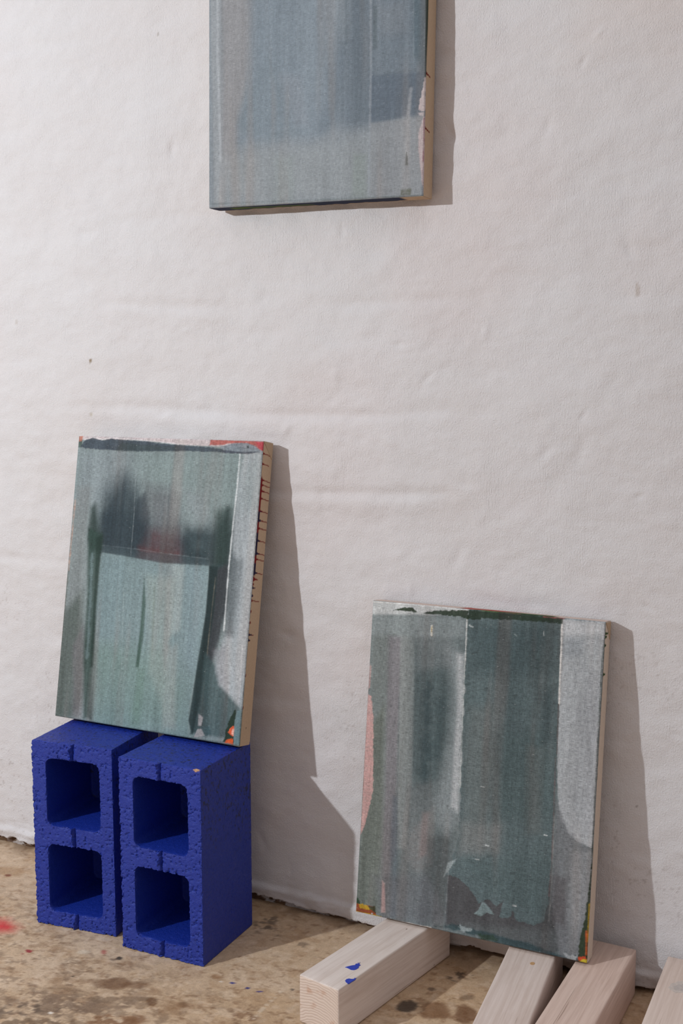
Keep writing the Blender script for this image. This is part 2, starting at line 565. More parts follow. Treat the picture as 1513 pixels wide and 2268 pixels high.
def build_block(name, loc, rz, seed, label, chip=None):
    def prism(x0, x1, z0, z1, y0, y1, r):
        pts = []
        for cx, cz, a0 in ((x1-r, z1-r, 0), (x0+r, z1-r, 90), (x0+r, z0+r, 180), (x1-r, z0+r, 270)):
            for k in range(7):
                a = math.radians(a0+15*k)
                pts.append((cx+r*math.cos(a), cz+r*math.sin(a)))
        return slab_mesh('cutter', pts, y0, y1, lambda a, b, c: (a, c, b))
    me = box_mesh('block', 0, BW, 0, BD, 0, BH)
    o = link('block_tmp', me)
    cut = []
    for z0, z1 in ((.0315, .1745), (.2145, .3550)):
        c = link('cutter', prism(.033, BW-.031, z0, z1, -.02, BD-.022, .014))
        cut.append(c)
        md = o.modifiers.new('b', 'BOOLEAN'); md.object = c; md.operation = 'DIFFERENCE'; md.solver = 'EXACT'
    md = o.modifiers.new('r', 'REMESH'); md.mode = 'VOXEL'; md.voxel_size = .0018
    bpy.context.view_layer.update()
    dg = bpy.context.evaluated_depsgraph_get()
    nm = bpy.data.meshes.new_from_object(o.evaluated_get(dg))
    nm.materials.clear()
    for t in cut+[o]:
        bpy.data.objects.remove(t, do_unlink=True)
    n = len(nm.vertices)
    co = np.empty(n*3, np.float32); nm.vertices.foreach_get('co', co); co = co.reshape(-1, 3).astype(float)
    no = np.empty(n*3, np.float32); nm.vertex_normals.foreach_get('vector', no); no = no.reshape(-1, 3).astype(float)
    x, y, z = co.T
    front = sstep(.006, .001, y)
    cell = ((x > .03) & (x < BW-.028) & (y > .004) & (y < BD-.03) & (z > .02) & (z < BH-.02)).astype(float)
    f1 = fbm(x*150, z*150, y*150, 3, seed)-.5
    f2 = fbm(x*330, z*330, y*330, 2, seed+5)-.5
    pit = sstep(.655, .75, fbm(x*230, z*230, y*230, 2, seed+9))
    spit = sstep(.70, .80, fbm(x*190, z*190, y*190, 2, seed+11))
    d = front*(.0007*f1+.0009*f2-.0021*pit)+(1-front)*(.0005*f1+.0006*f2-.0011*spit)*(1-.5*cell)
    # ragged arrises round the front face
    arris = front*np.maximum.reduce([sstep(.006, 0, x), sstep(.006, 0, BW-x), sstep(.006, 0, z), sstep(.006, 0, BH-z),
                                     sstep(.005, .0, np.abs(poly_sd(x, z, [(.033, .0315), (BW-.031, .0315), (BW-.031, .1745), (.033, .1745)]))),
                                     sstep(.005, .0, np.abs(poly_sd(x, z, [(.033, .2145), (BW-.031, .2145), (BW-.031, .355), (.033, .355)])))])
    rag = fbm(x*240, z*240, y*90, 3, seed+21)-.5
    d += arris*(.0034*rag-.0003)
    co2 = co+no*d[:, None]
    # mould seam over the middle of each web, on the open face only
    xs = .093+.004*(fbm(z*30, z*0+1, octaves=2, seed=seed+31)-.5)
    web = ((z > .353) | ((z > .1735) & (z < .2155)) | (z < .0325)).astype(float)
    sm = front*web
    du = x-xs
    bl = fbm(x*300, z*220, octaves=2, seed=seed+33)
    co2[:, 1] += sm*(.0060*np.exp(-((du-.0035)/.0019)**2)*(.5+bl)-.0058*np.exp(-((du+.0022)/.0032)**2)*np.clip(bl*2.2-.5, 0, 2))
    # keep the foot flat on the floor
    co2[:, 2] = np.maximum(co2[:, 2], 0.0)
    nm.vertices.foreach_set('co', co2.astype(np.float32).ravel())
    c = np.zeros((n, 3))+lin((22, 49, 152))
    dk = sstep(.62, .70, fbm(x*260, z*170, y*260, 2, seed+41))*sstep(.1,.3,z+.3*fbm(x*20,z*20,y*20,2,seed+43)-.15)*(1-front)*(1-cell)
    c = c*(1-.8*dk[:, None])+.8*dk[:, None]*lin((14, 18, 46))
    if chip:
        r = ((x-chip[0])/.0075)**2+((z-chip[2])/.0032)**2+((y-chip[1])/.004)**2+1.2*(fbm(x*300, z*300, y*300, 2, 77)-.5)
        k = sstep(1.2, .7, r)[:, None]
        c = c*(1-k)+k*lin((206, 160, 116))
    set_col(nm, c)
    nm.polygons.foreach_set('use_smooth', np.ones(len(nm.polygons), bool))
    nm.set_sharp_from_angle(angle=math.radians(42))
    nm.name = name
    nm.update()
    b = link(name, nm, None, M_BLUE)
    b.location = loc
    b.rotation_euler = (0, 0, rz)
    tag(b, label, 'block', 'blue concrete blocks stood on end')
    return b


build_block('concrete_block', (-.4035, -.2773, 0), .1169, 3, 'blue painted hollow concrete block on end, set farther back left of its twin')
build_block('concrete_block', (-.1799, -.2831, 0), .0226, 57, 'blue painted hollow concrete block on end with a tan chipped corner',
            chip=(BW-.009, .001, BH-.001))


# ------------------------------------------------------------------ canvases
class Painting:
    """paint film of one canvas, laid on in layers; strokes are read as points of a crop of the photograph and
    carried onto the canvas plane"""
    def __init__(s, w, h, t, mat4, crop, nu, nv, gain):
        s.w, s.h, s.t, s.M, s.crop, s.gain = w, h, t, mat4, crop, gain
        a = np.linspace(0, w, nu); b = np.linspace(0, h, nv)
        s.X, s.Z = np.meshgrid(a, b)
        s.c = np.zeros(s.X.shape+(3,)); s.rel = np.zeros(s.X.shape)
        s.inv = np.array(mat4.inverted())
        R3 = np.array(mat4.to_3x3())
        s.pn = R3 @ np.array([0, 1.0, 0])
        s.po = np.array(mat4 @ Vector((0, -t, 0)))
        x0, y0, x1, y1, zw = crop
        s.k = (x1-x0)/zw
        s.pxm = 1.0/s.k
        # metres of canvas per crop pixel
        p, q = s.uv(700, 500), s.uv(800, 500)
        s.mpp = math.hypot(p[0]-q[0], p[1]-q[1])/100.0
        s.streak = fbm(s.X*90, s.Z*3.0, octaves=4, seed=int(w*1e4) % 97, gain=.6)
        s.fine = fbm(s.X*420, s.Z*26, octaves=2, seed=11)
        s.cross = fbm(s.X*30, s.Z*420, octaves=2, seed=13)
        s.grain = fbm(s.X*260, s.Z*260, octaves=2, seed=15)
        s.cloud = fbm(s.X*14, s.Z*7, octaves=4, seed=17)

    def uv(s, cx, cy):
        px, py = s.crop[0]+cx*s.k, s.crop[1]+cy*s.k
        w = on_plane(px, py, s.po, s.pn)
        l = s.inv @ np.append(w, 1)
        return l[0], l[2]

    def base(s, col):
        s.c[:] = lin(col, s.gain)

    def put(s, k, col, relief=0.0):
        k = np.clip(k, 0, 1)
        s.c = s.c*(1-k[..., None])+k[..., None]*lin(col, s.gain)
        s.rel = s.rel+relief*k

    def area(s, pts, col, al=.8, soft=30, streak=.5, rag=0.0, ragscale=220, relief=0.0, dry=0.0, seed=0):
        q = [s.uv(*p) for p in pts]
        d = poly_sd(s.X, s.Z, q)/s.mpp
        d = d+min(soft, 40)*.9*streak*(s.streak-.5)+soft*.7*(s.cloud-.5)
        if rag:
            d = d+rag*(fbm(s.X*ragscale, s.Z*ragscale, octaves=3, seed=seed+19)-.5)
        k = al*sstep(soft*.5+.8, -soft*.5-.8, d)
        k = k*(1-streak*.3*sstep(.35, .7, s.streak))
        if dry:
            k = k*(1-dry*sstep(.45, .6, s.cross*.5+s.grain*.5))
        s.put(k, col, relief)

    def stroke(s, pts, wd, col, al=.8, soft=2, relief=0.0, broken=0.0, seed=0):
        q = [s.uv(*p) for p in pts]
        d = line_d(s.X, s.Z, q)/s.mpp+1.5*(fbm(s.X*120, s.Z*120, octaves=2, seed=seed+23)-.5)*soft
        k = al*sstep(wd/2+soft, wd/2-soft, d)
        if broken:
            k = k*(1-broken*sstep(.45, .6, fbm(s.X*40, s.Z*60, octaves=3, seed=seed+29)))
        s.put(k, col, relief)

    def finish(s, amount=.16, band=.42, weave=1.0, contrast=1.0):
        s.weave = weave
        lum = np.clip(s.c.mean(-1, keepdims=True), .01, 1)
        s.c = s.c*(lum/.24)**(contrast-1)
        bands = fbm(s.X*34, s.Z*1.6, octaves=4, seed=71, gain=.6)
        hue = fbm(s.X*30+40, s.Z*2.6, octaves=3, seed=73)
        k = (.5*sstep(.45, .75, hue)*np.clip(1.3-np.ptp(s.c, axis=-1)*6, 0, 1))[..., None]
        warm = s.c.mean(-1, keepdims=True)*np.array([1.08, .99, .98])
        s.c = s.c*(1-k)+warm*k
        f = 1+band*(bands-.5)+amount*1.1*(s.streak-.5)+amount*1.1*(s.fine-.5)+amount*.9*(s.cross-.5)+amount*1.2*(s.grain-.5)+amount*.6*(s.cloud-.5)
        s.c = s.c*f[..., None]

    def mesh(s):
        r = .0022
        dx = np.minimum(s.X, s.w-s.X); dz = np.minimum(s.Z, s.h-s.Z)
        e = np.maximum(np.clip(r-dx, 0, r), 0)**2+np.maximum(np.clip(r-dz, 0, r), 0)**2
        fall = r-np.sqrt(np.maximum(r*r-np.minimum(e, r*r), 0))
        rel = s.rel+.00016*(s.grain-.5)
        Y = -s.t+fall-rel*np.clip(np.minimum(dx, dz)/.002, 0, 1)
        return grid_mesh('painted_face', s.X, Y, s.Z, s.c)


LINEN = (190, 166, 142)


def canvas(name, w, h, t, mat4, label, P, side=None, under=None, over=None, left=None):
    root = bpy.data.objects.new(name, None)
    root.empty_display_size = .05
    COL.objects.link(root)
    root.matrix_world = mat4
    tag(root, label, 'painting', 'abstract paintings on stretched linen')
    link('painted_face', P.mesh(), root, mat_canvas(P.weave))
    r = .0022
    # four turned-over linen edges: a runs along the edge in metres, b across it from the face (0) to the back (1)
    nb = 26
    for kind, length, fn in (('right', h, side), ('left', h, left), ('bottom', w, under), ('top', w, over)):
        na = int(length/.0016)
        A, B = np.meshgrid(np.linspace(0, length, na), np.linspace(0, 1, nb))
        depth = -t+r+B*(t-r)
        bow = .0007*np.sin(np.pi*B)*(fbm(A*20, B*2, octaves=2, seed=3))
        if kind == 'right':
            X, Z, fl = w+bow, A, True
        elif kind == 'left':
            X, Z, fl = -bow, A, False
        elif kind == 'bottom':
            X, Z, fl = A, -bow*0, True
        else:
            X, Z, fl = A, h+bow, False
        X = X+np.zeros_like(A); Z = Z+np.zeros_like(A)
        c = np.zeros(A.shape+(3,))+lin(LINEN)
        if fn:
            c = fn(A, B, c)
        me = grid_mesh('linen_edge', X, depth, Z, c, flip=fl if kind != 'bottom' else False)
        bm = bmesh.new(); bm.from_mesh(me)
        cen = Vector((w/2, -t/2, h/2))
        f0 = bm.faces[len(bm.faces)//2] if bm.faces.ensure_lookup_table() is None else None
        if (f0.calc_center_median()-cen).dot(f0.normal) < 0:
            bmesh.ops.reverse_faces(bm, faces=bm.faces[:])
        bm.to_mesh(me); bm.free()
        link('linen_edge', me, root, M_LINEN)
    bwid = .045
    i = .0008
    for x0, x1, z0, z1 in ((i, bwid, i, h-i), (w-bwid, w-i, i, h-i), (bwid, w-bwid, i, bwid), (bwid, w-bwid, h-bwid, h-i)):
        link('stretcher_bar', box_mesh('stretcher_bar', x0, x1, -t+.003, 0, z0, z1, .0008, 1), root, M_BAR)

    # folded linen at the two right-hand corners
    def fold(pts, to3):
        me = slab_mesh('corner_fold', pts, 0, .0011, to3)
        set_col(me, np.zeros((len(me.vertices), 3))+lin((182, 158, 134)))
        link('corner_fold', me, root, M_LINEN)
    fold([(w-.040, -t+.004), (w-.001, -t+.003), (w-.001, -.002), (w-.016, -.002)], lambda a, b, c: (a, b, -.5*c))
    fold([(h-.002, -t+.003), (h-.034, -.002), (h-.002, -.002)], lambda a, b, c: (w+c, b, a))
    return root


def lean_mat(x, zb, h, th, tw):
    return Matrix.Translation((x, -h*math.sin(th), zb)) @ Matrix.Rotation(tw, 4, 'Z') @ Matrix.Rotation(-th, 4, 'X')


def blend(c, k, col):
    k = np.clip(k, 0, 1)[..., None]
    return c*(1-k)+k*lin(col)


# ---- canvas hung on the wall
def paint_hung():
    w, h, t = .462, .608, .0425
    M = Matrix.Translation((-.1082, 0, 1.4588)) @ Matrix.Rotation(.0168, 4, 'Y')
    P = Painting(w, h, t, M, (430, 0, 1030, 500, 1513), 280, 370, (.84, .86, .91))
    P.base((146, 152, 156))
    P.area([(160, -700), (340, -700), (330, 350), (240, 700), (200, 1000), (155, 1150), (150, 0)], (155, 152, 152), .8, 60)
    P.area([(330, -600), (800, -600), (780, 700), (640, 800), (480, 760), (250, 800), (300, 500)], (134, 146, 155), .75, 120)
    P.area([(420, 320), (560, 560), (620, 740), (420, 800), (250, 700), (300, 500)], (132, 143, 150), .7, 60)
    P.area([(480, 420), (600, 430), (640, 700), (560, 720)], (150, 154, 160), .4, 50)
    P.area([(830, -700), (1320, -700), (1300, 0), (1290, 640), (1000, 690), (880, 720), (700, 740), (760, 400), (850, 200)], (112, 124, 134), .75, 110)
    P.area([(860, -700), (1000, -700), (1000, 660), (900, 680), (860, 300)], (108, 118, 126), .55, 60)
    P.area([(1010, 30), (1180, 0), (1180, 170), (1040, 200)], (140, 145, 150), .45, 70)
    P.area([(1210, -300), (1310, -300), (1295, 430), (1230, 300)], (92, 108, 116), .7, 40)
    P.area([(985, 420), (1290, 400), (1280, 640), (1100, 668), (985, 690)], (98, 109, 121), .7, 20, streak=.4)
    P.area([(985, 690), (1280, 650), (1270, 1090), (985, 1090)], (154, 156, 158), .75, 16)
    P.area([(150, 880), (980, 760), (980, 1110), (140, 1140)], (157, 161, 162), .65, 120)
    P.area([(890, 860), (960, 860), (960, 1100), (880, 1100)], (146, 155, 150), .6, 30)
    P.area([(450, 870), (560, 870), (560, 1120), (450, 1120)], (150, 158, 156), .5, 50)
    P.area([(70, -700), (145, -700), (150, 1130), (85, 1150)], (166, 169, 171), .75, 14, streak=.6)
    P.area([(60, -700), (85, -700), (110, 1150), (80, 1150)], (128, 138, 146), .5, 14)
    P.stroke([(128, -600), (132, 300), (148, 900)], 12, (188, 190, 193), .6, 5)
    P.stroke([(985, -600), (988, 400), (975, 1090)], 10, (162, 167, 172), .6, 5)
    P.stroke([(850, -600), (850, 250)], 9, (100, 112, 118), .5, 6)
    P.area([(1000, 32), (1025, 32), (1025, 270), (1000, 280)], (98, 108, 112), .65, 10)
    P.stroke([(1212, 500), (1195, 640), (1188, 860)], 16, (168, 171, 174), .6, 7)
    P.stroke([(1228, -600), (1225, 350)], 5, (140, 150, 156), .6, 4)
    P.area([(1183, 845), (1190, 850), (1194, 922), (1178, 925)], (92, 94, 84), .85, 3)
    P.area([(1155, 1058), (1212, 1052), (1210, 1088), (1152, 1092)], (96, 100, 78), .8, 8, dry=.3)
    P.area([(1288, 435), (1276, 500), (1252, 610), (1290, 625), (1296, 430)], (204, 184, 183), .95, 1, 0, rag=12)
    P.area([(1250, 632), (1285, 625), (1285, 648), (1262, 645)], (200, 184, 184), .9, 2, 0)
    P.area([(1282, 650), (1252, 740), (1254, 850), (1268, 960), (1282, 1090), (1300, 1090), (1300, 650)], (203, 181, 180), .9, 4, .1, rag=6)
    P.stroke([(1284, 660), (1284, 790), (1278, 900)], 3, (150, 70, 84), .75, 2)
    P.area([(1297, -700), (1312, -700), (1304, 420), (1290, 430)], (46, 66, 56), .9, 3, 0)
    P.stroke([(85, 1140), (640, 1118), (1280, 1092)], 5, (100, 112, 112), .5, 5)
    P.stroke([(78, -600), (86, 1150)], 4, (88, 104, 108), .7, 3)
    P.finish(.15, .24, .62)

    def under(A, B, c):
        c = blend(c, sstep(.42, .41, A)*sstep(.98, .9, B+.3*(fbm(A*60, B*2, octaves=3, seed=7)-.5)), (52, 58, 78))
        g = sstep(.48, .6, fbm(A*14, B*1.5, octaves=3, seed=9))*sstep(.36, .34, A)*sstep(.9, .6, B)
        return blend(c, g, (84, 100, 56))

    def side(A, B, c):
        c = blend(c, sstep(.10, .04, B)*sstep(.22, .3, A), (48, 62, 42))
        for z, tip in ((P.uv(1293, 405)[1], .45), (P.uv(1290, 712)[1], .5)):
            d = np.abs(A-z+B*.009)
            c = blend(c, sstep(.0016, .0009, d-.0018*np.exp(-B/.1))*sstep(tip+.06, tip, B), (112, 34, 32))
        return c
    canvas('stretched_canvas', w, h, t, M, 'grey blue abstract canvas hung high on the white wall, cut by the top edge', P, side, under)


# ---- canvas leaning on the blocks
def paint_left():
    w, h, t = .4671, .6084, .040
    M = lean_mat(-.4547, BH+.0008, h, .1731, -.0065)
    P = Painting(w, h, t, M, (100, 930, 660, 1700, 1513), 300, 390, (.93, .92, .96))
    P.base((132, 146, 146))
    P.area([(200, 180), (500, 180), (500, 420), (300, 560), (180, 560)], (140, 150, 154), .6, 110)
    P.area([(600, 190), (1300, 190), (1250, 560), (900, 520), (600, 420)], (132, 148, 146), .6, 120)
    P.area([(190, 400), (280, 400), (250, 1000), (200, 1400), (60, 1760), (100, 1200)], (134, 140, 140), .7, 50)
    P.area([(110, 1150), (230, 1000), (230, 1700), (160, 1790), (52, 1770)], (88, 100, 94), .8, 60)
    P.area([(170, 1350), (235, 1200), (220, 1780), (160, 1780)], (122, 120, 124), .6, 30)
    P.area([(290, 620), (360, 430), (470, 340), (560, 420), (600, 560), (820, 640), (990, 620), (990, 890), (700, 860), (280, 800)], (60, 76, 84), .95, 150, streak=.3)
    P.area([(330, 560), (460, 520), (540, 600), (540, 800), (340, 780)], (48, 66, 76), .7, 90)
    P.area([(545, 480), (600, 430), (640, 600), (600, 820), (520, 800)], (50, 66, 76), .75, 40)
    P.area([(600, 380), (760, 400), (820, 640), (760, 760), (640, 720), (590, 560)], (104, 106, 110), .7, 110)
    P.area([(830, 420), (960, 440), (980, 600), (880, 640)], (140, 150, 152), .75, 80)
    P.area([(620, 640), (800, 660), (825, 860), (640, 850), (570, 820)], (112, 72, 75), .6, 90, dry=.2)
    P.area([(560, 760), (800, 790), (815, 860), (560, 830)], (118, 60, 60), .35, 40)
    P.area([(850, 660), (1000, 640), (1100, 540), (1120, 760), (1110, 900), (990, 900), (840, 860)], (46, 66, 72), .92, 80)
    P.area([(1010, 540), (1110, 520), (1105, 760), (1090, 900), (1000, 900), (1010, 700)], (50, 72, 66), .75, 60)
    P.area([(860, 700), (960, 700), (970, 780), (880, 800)], (88, 106, 110), .5, 40)
    # light inner sheet
    P.area([(338, 792), (520, 822), (700, 856), (981, 872), (962, 1150), (915, 1450), (862, 1700), (850, 1900), (270, 1840), (262, 1780), (300, 1300), (312, 1000)],
           (128, 148, 150), .94, 6, streak=.2)
    P.area([(290, 1350), (700, 1350), (850, 1600), (850, 1890), (260, 1820)], (118, 142, 134), .65, 150)
    P.area([(340, 820), (470, 850), (420, 1300), (300, 1300)], (124, 146, 150), .5, 60)
    P.area([(770, 870), (830, 870), (800, 1250), (740, 1300)], (162, 172, 170), .65, 40)
    P.area([(850, 880), (975, 885), (950, 1150), (880, 1500), (840, 1400)], (136, 156, 162), .55, 60)
    P.area([(600, 930), (760, 960), (720, 1800), (620, 1500)], (146, 158, 152), .55, 60)
    P.area([(720, 1350), (790, 1350), (780, 1850), (700, 1850)], (152, 156, 152), .5, 40)
    P.area([(594, 935), (602, 1100), (590, 1300), (560, 1480), (540, 1480), (568, 1250), (582, 1060)], (66, 94, 82), .85, 10)
    P.area([(560, 1480), (600, 1500), (570, 1840), (500, 1840)], (104, 132, 118), .5, 50)
    P.stroke([(655, 1000), (640, 1400)], 8, (120, 132, 120), .4, 6)
    P.stroke([(470, 1000), (455, 1560)], 4, (160, 175, 174), .4, 3)
    # seam along the top of the sheet
    P.stroke([(285, 745), (430, 760), (560, 775), (720, 800), (975, 832)], 4, (132, 146, 150), .5, 3, relief=.0002, broken=.5)
    P.area([(330, 755), (700, 800), (975, 830), (975, 872), (700, 856), (520, 822), (335, 790)], (74, 92, 98), .55, 8)
    # dark verticals
    P.area([(270, 520), (300, 500), (330, 660), (345, 700), (335, 790), (270, 790), (250, 700)], (44, 64, 60), .85, 40)
    P.area([(255, 640), (345, 680), (335, 800), (312, 1000), (292, 1400), (275, 1790), (225, 1790), (232, 1400), (250, 1000)], (52, 78, 70), .85, 26)
    P.area([(300, 700), (345, 690), (332, 820), (306, 1150), (285, 1480), (268, 1480), (290, 1100)], (36, 62, 54), .8, 14)
    P.stroke([(282, 800), (268, 1100), (250, 1420)], 16, (120, 140, 142), .6, 9)
    P.area([(985, 870), (1060, 860), (1080, 950), (990, 1400), (960, 1860), (905, 1860), (870, 1880), (920, 1450), (965, 1150)], (56, 78, 80), .92, 16)
    P.area([(990, 900), (1100, 860), (1092, 1100), (1045, 1300), (1010, 1420), (950, 1560), (960, 1300)], (66, 71, 76), .95, 30, streak=.2)
    P.area([(983, 872), (1035, 880), (1010, 1150), (965, 1450), (925, 1700), (880, 1880), (858, 1800), (916, 1440), (962, 1150)], (38, 60, 62), .92, 10, streak=.2)
    P.stroke([(1020, 940), (985, 1250), (950, 1600), (925, 1840)], 4, (150, 140, 124), .5, 3, broken=.4)
    P.area([(960, 1400), (1040, 1500), (1110, 1660), (1160, 1720), (1160, 1910), (900, 1880), (940, 1600)], (72, 96, 98), .85, 24)
    # pale right column
    P.area([(1190, 180), (1306, 180), (1270, 800), (1200, 1650), (1190, 1740), (1110, 1660), (1040, 1590), (1020, 1500), (1085, 1250), (1125, 800), (1150, 400)],
           (166, 173, 176), .92, 28, streak=.5)
    P.area([(1180, 240), (1300, 240), (1285, 560), (1160, 520)], (140, 154, 154), .55, 120)
    P.area([(1110, 800), (1170, 850), (1130, 1300), (1080, 1290)], (84, 96, 100), .7, 50)
    P.area([(1010, 1380), (1080, 1350), (1100, 1620), (1040, 1580)], (150, 150, 154), .55, 40)
    P.stroke([(1168, 185), (1150, 400), (1122, 650), (1098, 900), (1070, 1260)], 8, (206, 211, 211), .85, 3, relief=.0004, broken=.2)
    P.stroke([(545, 290), (530, 600), (513, 810)], 3, (150, 160, 162), .55, 2, relief=.0002)
    P.stroke([(742, 380), (735, 560)], 4, (88, 100, 104), .5, 3)
    P.stroke([(1180, 1350), (1160, 1700)], 7, (186, 188, 190), .5, 5)
    # bottom marks
    P.area([(918, 1760), (945, 1780), (935, 1830), (915, 1830)], (170, 166, 166), .85, 5)
    P.area([(915, 1835), (985, 1835), (992, 1880), (950, 1895), (915, 1880)], (72, 100, 104), .85, 6)
    P.area([(912, 1850), (935, 1850), (955, 1890), (890, 1900)], (176, 170, 168), .85, 4)
    P.area([(1140, 1722), (1085, 1840), (1066, 1925), (1128, 1945), (1150, 1790)], (38, 62, 44), .95, 3, 0, rag=14)
    P.area([(1146, 1740), (1172, 1740), (1160, 1940), (1130, 1940), (1128, 1850)], (112, 138, 142), .9, 3, 0, rag=8)
    P.area([(1130, 1828), (1110, 1842), (1094, 1868), (1112, 1888), (1126, 1895)], (214, 92, 56), .97, 1, 0, rag=6)
    P.area([(1118, 1850), (1132, 1850), (1128, 1890), (1114, 1882)], (226, 170, 152), .9, 2, 0)
    P.area([(1090, 1912), (1122, 1906), (1128, 1944), (1072, 1932)], (216, 92, 40), .97, 1, 0, rag=8)
    # top edge
    P.area([(203, 86), (1312, 128), (1305, 172), (840, 150), (540, 120), (205, 118)], (196, 182, 181), .9, 6, .2)
    P.area([(204, 96), (228, 92), (220, 130), (202, 130)], (188, 110, 84), .85, 4)
    P.area([(200, 130), (222, 125), (222, 165), (198, 165)], (60, 80, 70), .8, 6)
    P.area([(990, 118), (1314, 130), (1306, 190), (1285, 178), (1210, 140), (1100, 140), (1060, 150), (985, 150)], (180, 92, 82), .93, 3, .2, rag=6)
    P.area([(1255, 128), (1312, 132), (1306, 186), (1280, 176)], (186, 62, 78), .85, 10)
    P.area([(212, 160), (235, 125), (285, 108), (345, 124), (395, 112), (480, 122), (600, 128), (740, 146), (830, 152), (900, 158), (1000, 166), (1090, 180), (1060, 192), (830, 186),
            (700, 188), (560, 188), (420, 182), (330, 176), (240, 170)], (72, 84, 96), .93, 4, .2, rag=8, relief=.0005)
    P.area([(460, 140), (800, 160), (800, 184), (560, 186), (430, 180)], (66, 82, 78), .5, 20)
    P.area([(1050, 160), (1130, 140), (1210, 138), (1260, 158), (1290, 186), (1290, 196), (1200, 200), (1080, 196)], (128, 138, 146), .93, 4, .3, rag=6, relief=.0009)
    P.area([(1060, 180), (1180, 192), (1270, 192), (1220, 206), (1190, 204), (1060, 196)], (70, 76, 92), .8, 4, .2, rag=6)
    P.stroke([(232, 118), (285, 104), (345, 118), (395, 106), (480, 114), (660, 128), (800, 146)], 4, (214, 212, 212), .7, 3, relief=.0004)
    P.stroke([(1213, 160), (1216, 164)], 8, (36, 52, 50), .9, 3)
    # edges
    P.stroke([(180, 480), (160, 700), (140, 900)], 8, (188, 146, 126), .6, 5, broken=.3)
    P.stroke([(140, 900), (100, 1300), (56, 1770)], 6, (96, 92, 80), .6, 5)
    P.stroke([(1306, 200), (1285, 560), (1240, 1000), (1200, 1500), (1162, 1945)], 3.5, (70, 88, 86), .8, 2)
    P.stroke([(60, 1782), (500, 1846), (900, 1908), (1150, 1948)], 8, (86, 104, 98), .5, 8)
    P.finish(.20, .36, 1.0, 1.22)

    # drips running back over the right-hand edge
    def side(A, B, c):
        vz = lambda zy: (1-((950+zy*400/2268)-979)/673.0)*h
        drips = [(318, 1.1), (448, .72), (648, 1.1), (710, 1.1), (785, 1.1), (880, 1.1), (1038, 1.1), (1155, 1.1), (1255, 1.1), (1410, 1.1), (1570, 1.1), (1645, 1.1),
                 (1815, .95), (1895, .5), (2005, .28), (2105, .15), (2165, .8), (2590, .5), (2660, .2), (1960, .12), (2300, .1), (2440, .12), (3100, .07), (3500, .06)]
        k = np.zeros_like(A)
        for i, (zy, tip) in enumerate(drips):
            d = np.abs(A-vz(zy)+B*.0035)
            zone = 1.0 if 600 < zy < 1900 else .55
            th = .0008+.0072*zone*np.exp(-B/(.13 if zone == 1 else .07))
            k = np.maximum(k, sstep(.0004, -.0003, d-th)*sstep(tip+.03, tip-.02, B))
        z0, z1 = vz(1860), vz(600)
        web = sstep(z0-.004, z0+.01, A)*sstep(z1+.004, z1-.012, A)
        k = np.maximum(k, web*sstep(.2, .15, B))
        k = np.maximum(k, sstep(.045, .02, B)*sstep(vz(1950), vz(1900), A))
        navy = np.zeros_like(A)
        for a, b in ((1050, 1180), (1320, 1600), (1700, 1860), (1990, 2120), (2580, 2700)):
            navy = np.maximum(navy, sstep(vz(b)-.003, vz(b)+.002, A)*sstep(vz(a)+.003, vz(a)-.002, A))
        navy = navy*sstep(.42, .3, B)
        c = blend(c, k, (122, 36, 40))
        c = blend(c, k*navy, (44, 40, 66))
        c = blend(c, sstep(.03, .012, B)*.8, (72, 84, 82))
        return blend(c, .8*sstep(.0016, .001, np.hypot(A-h*.057, (B-.5)*t)), (70, 50, 40))

    def over(A, B, c):
        return blend(c, sstep(.5, .3, B+.5*(fbm(A*30, B, octaves=2, seed=5)-.5)), (190, 170, 168))
    canvas('stretched_canvas', w, h, t, M, 'teal grey abstract canvas leaning on the two blue blocks, red drips down its edge', P, side, None, over)


# ---- canvas leaning on the timbers
BMH, BMW = .0882, .0872


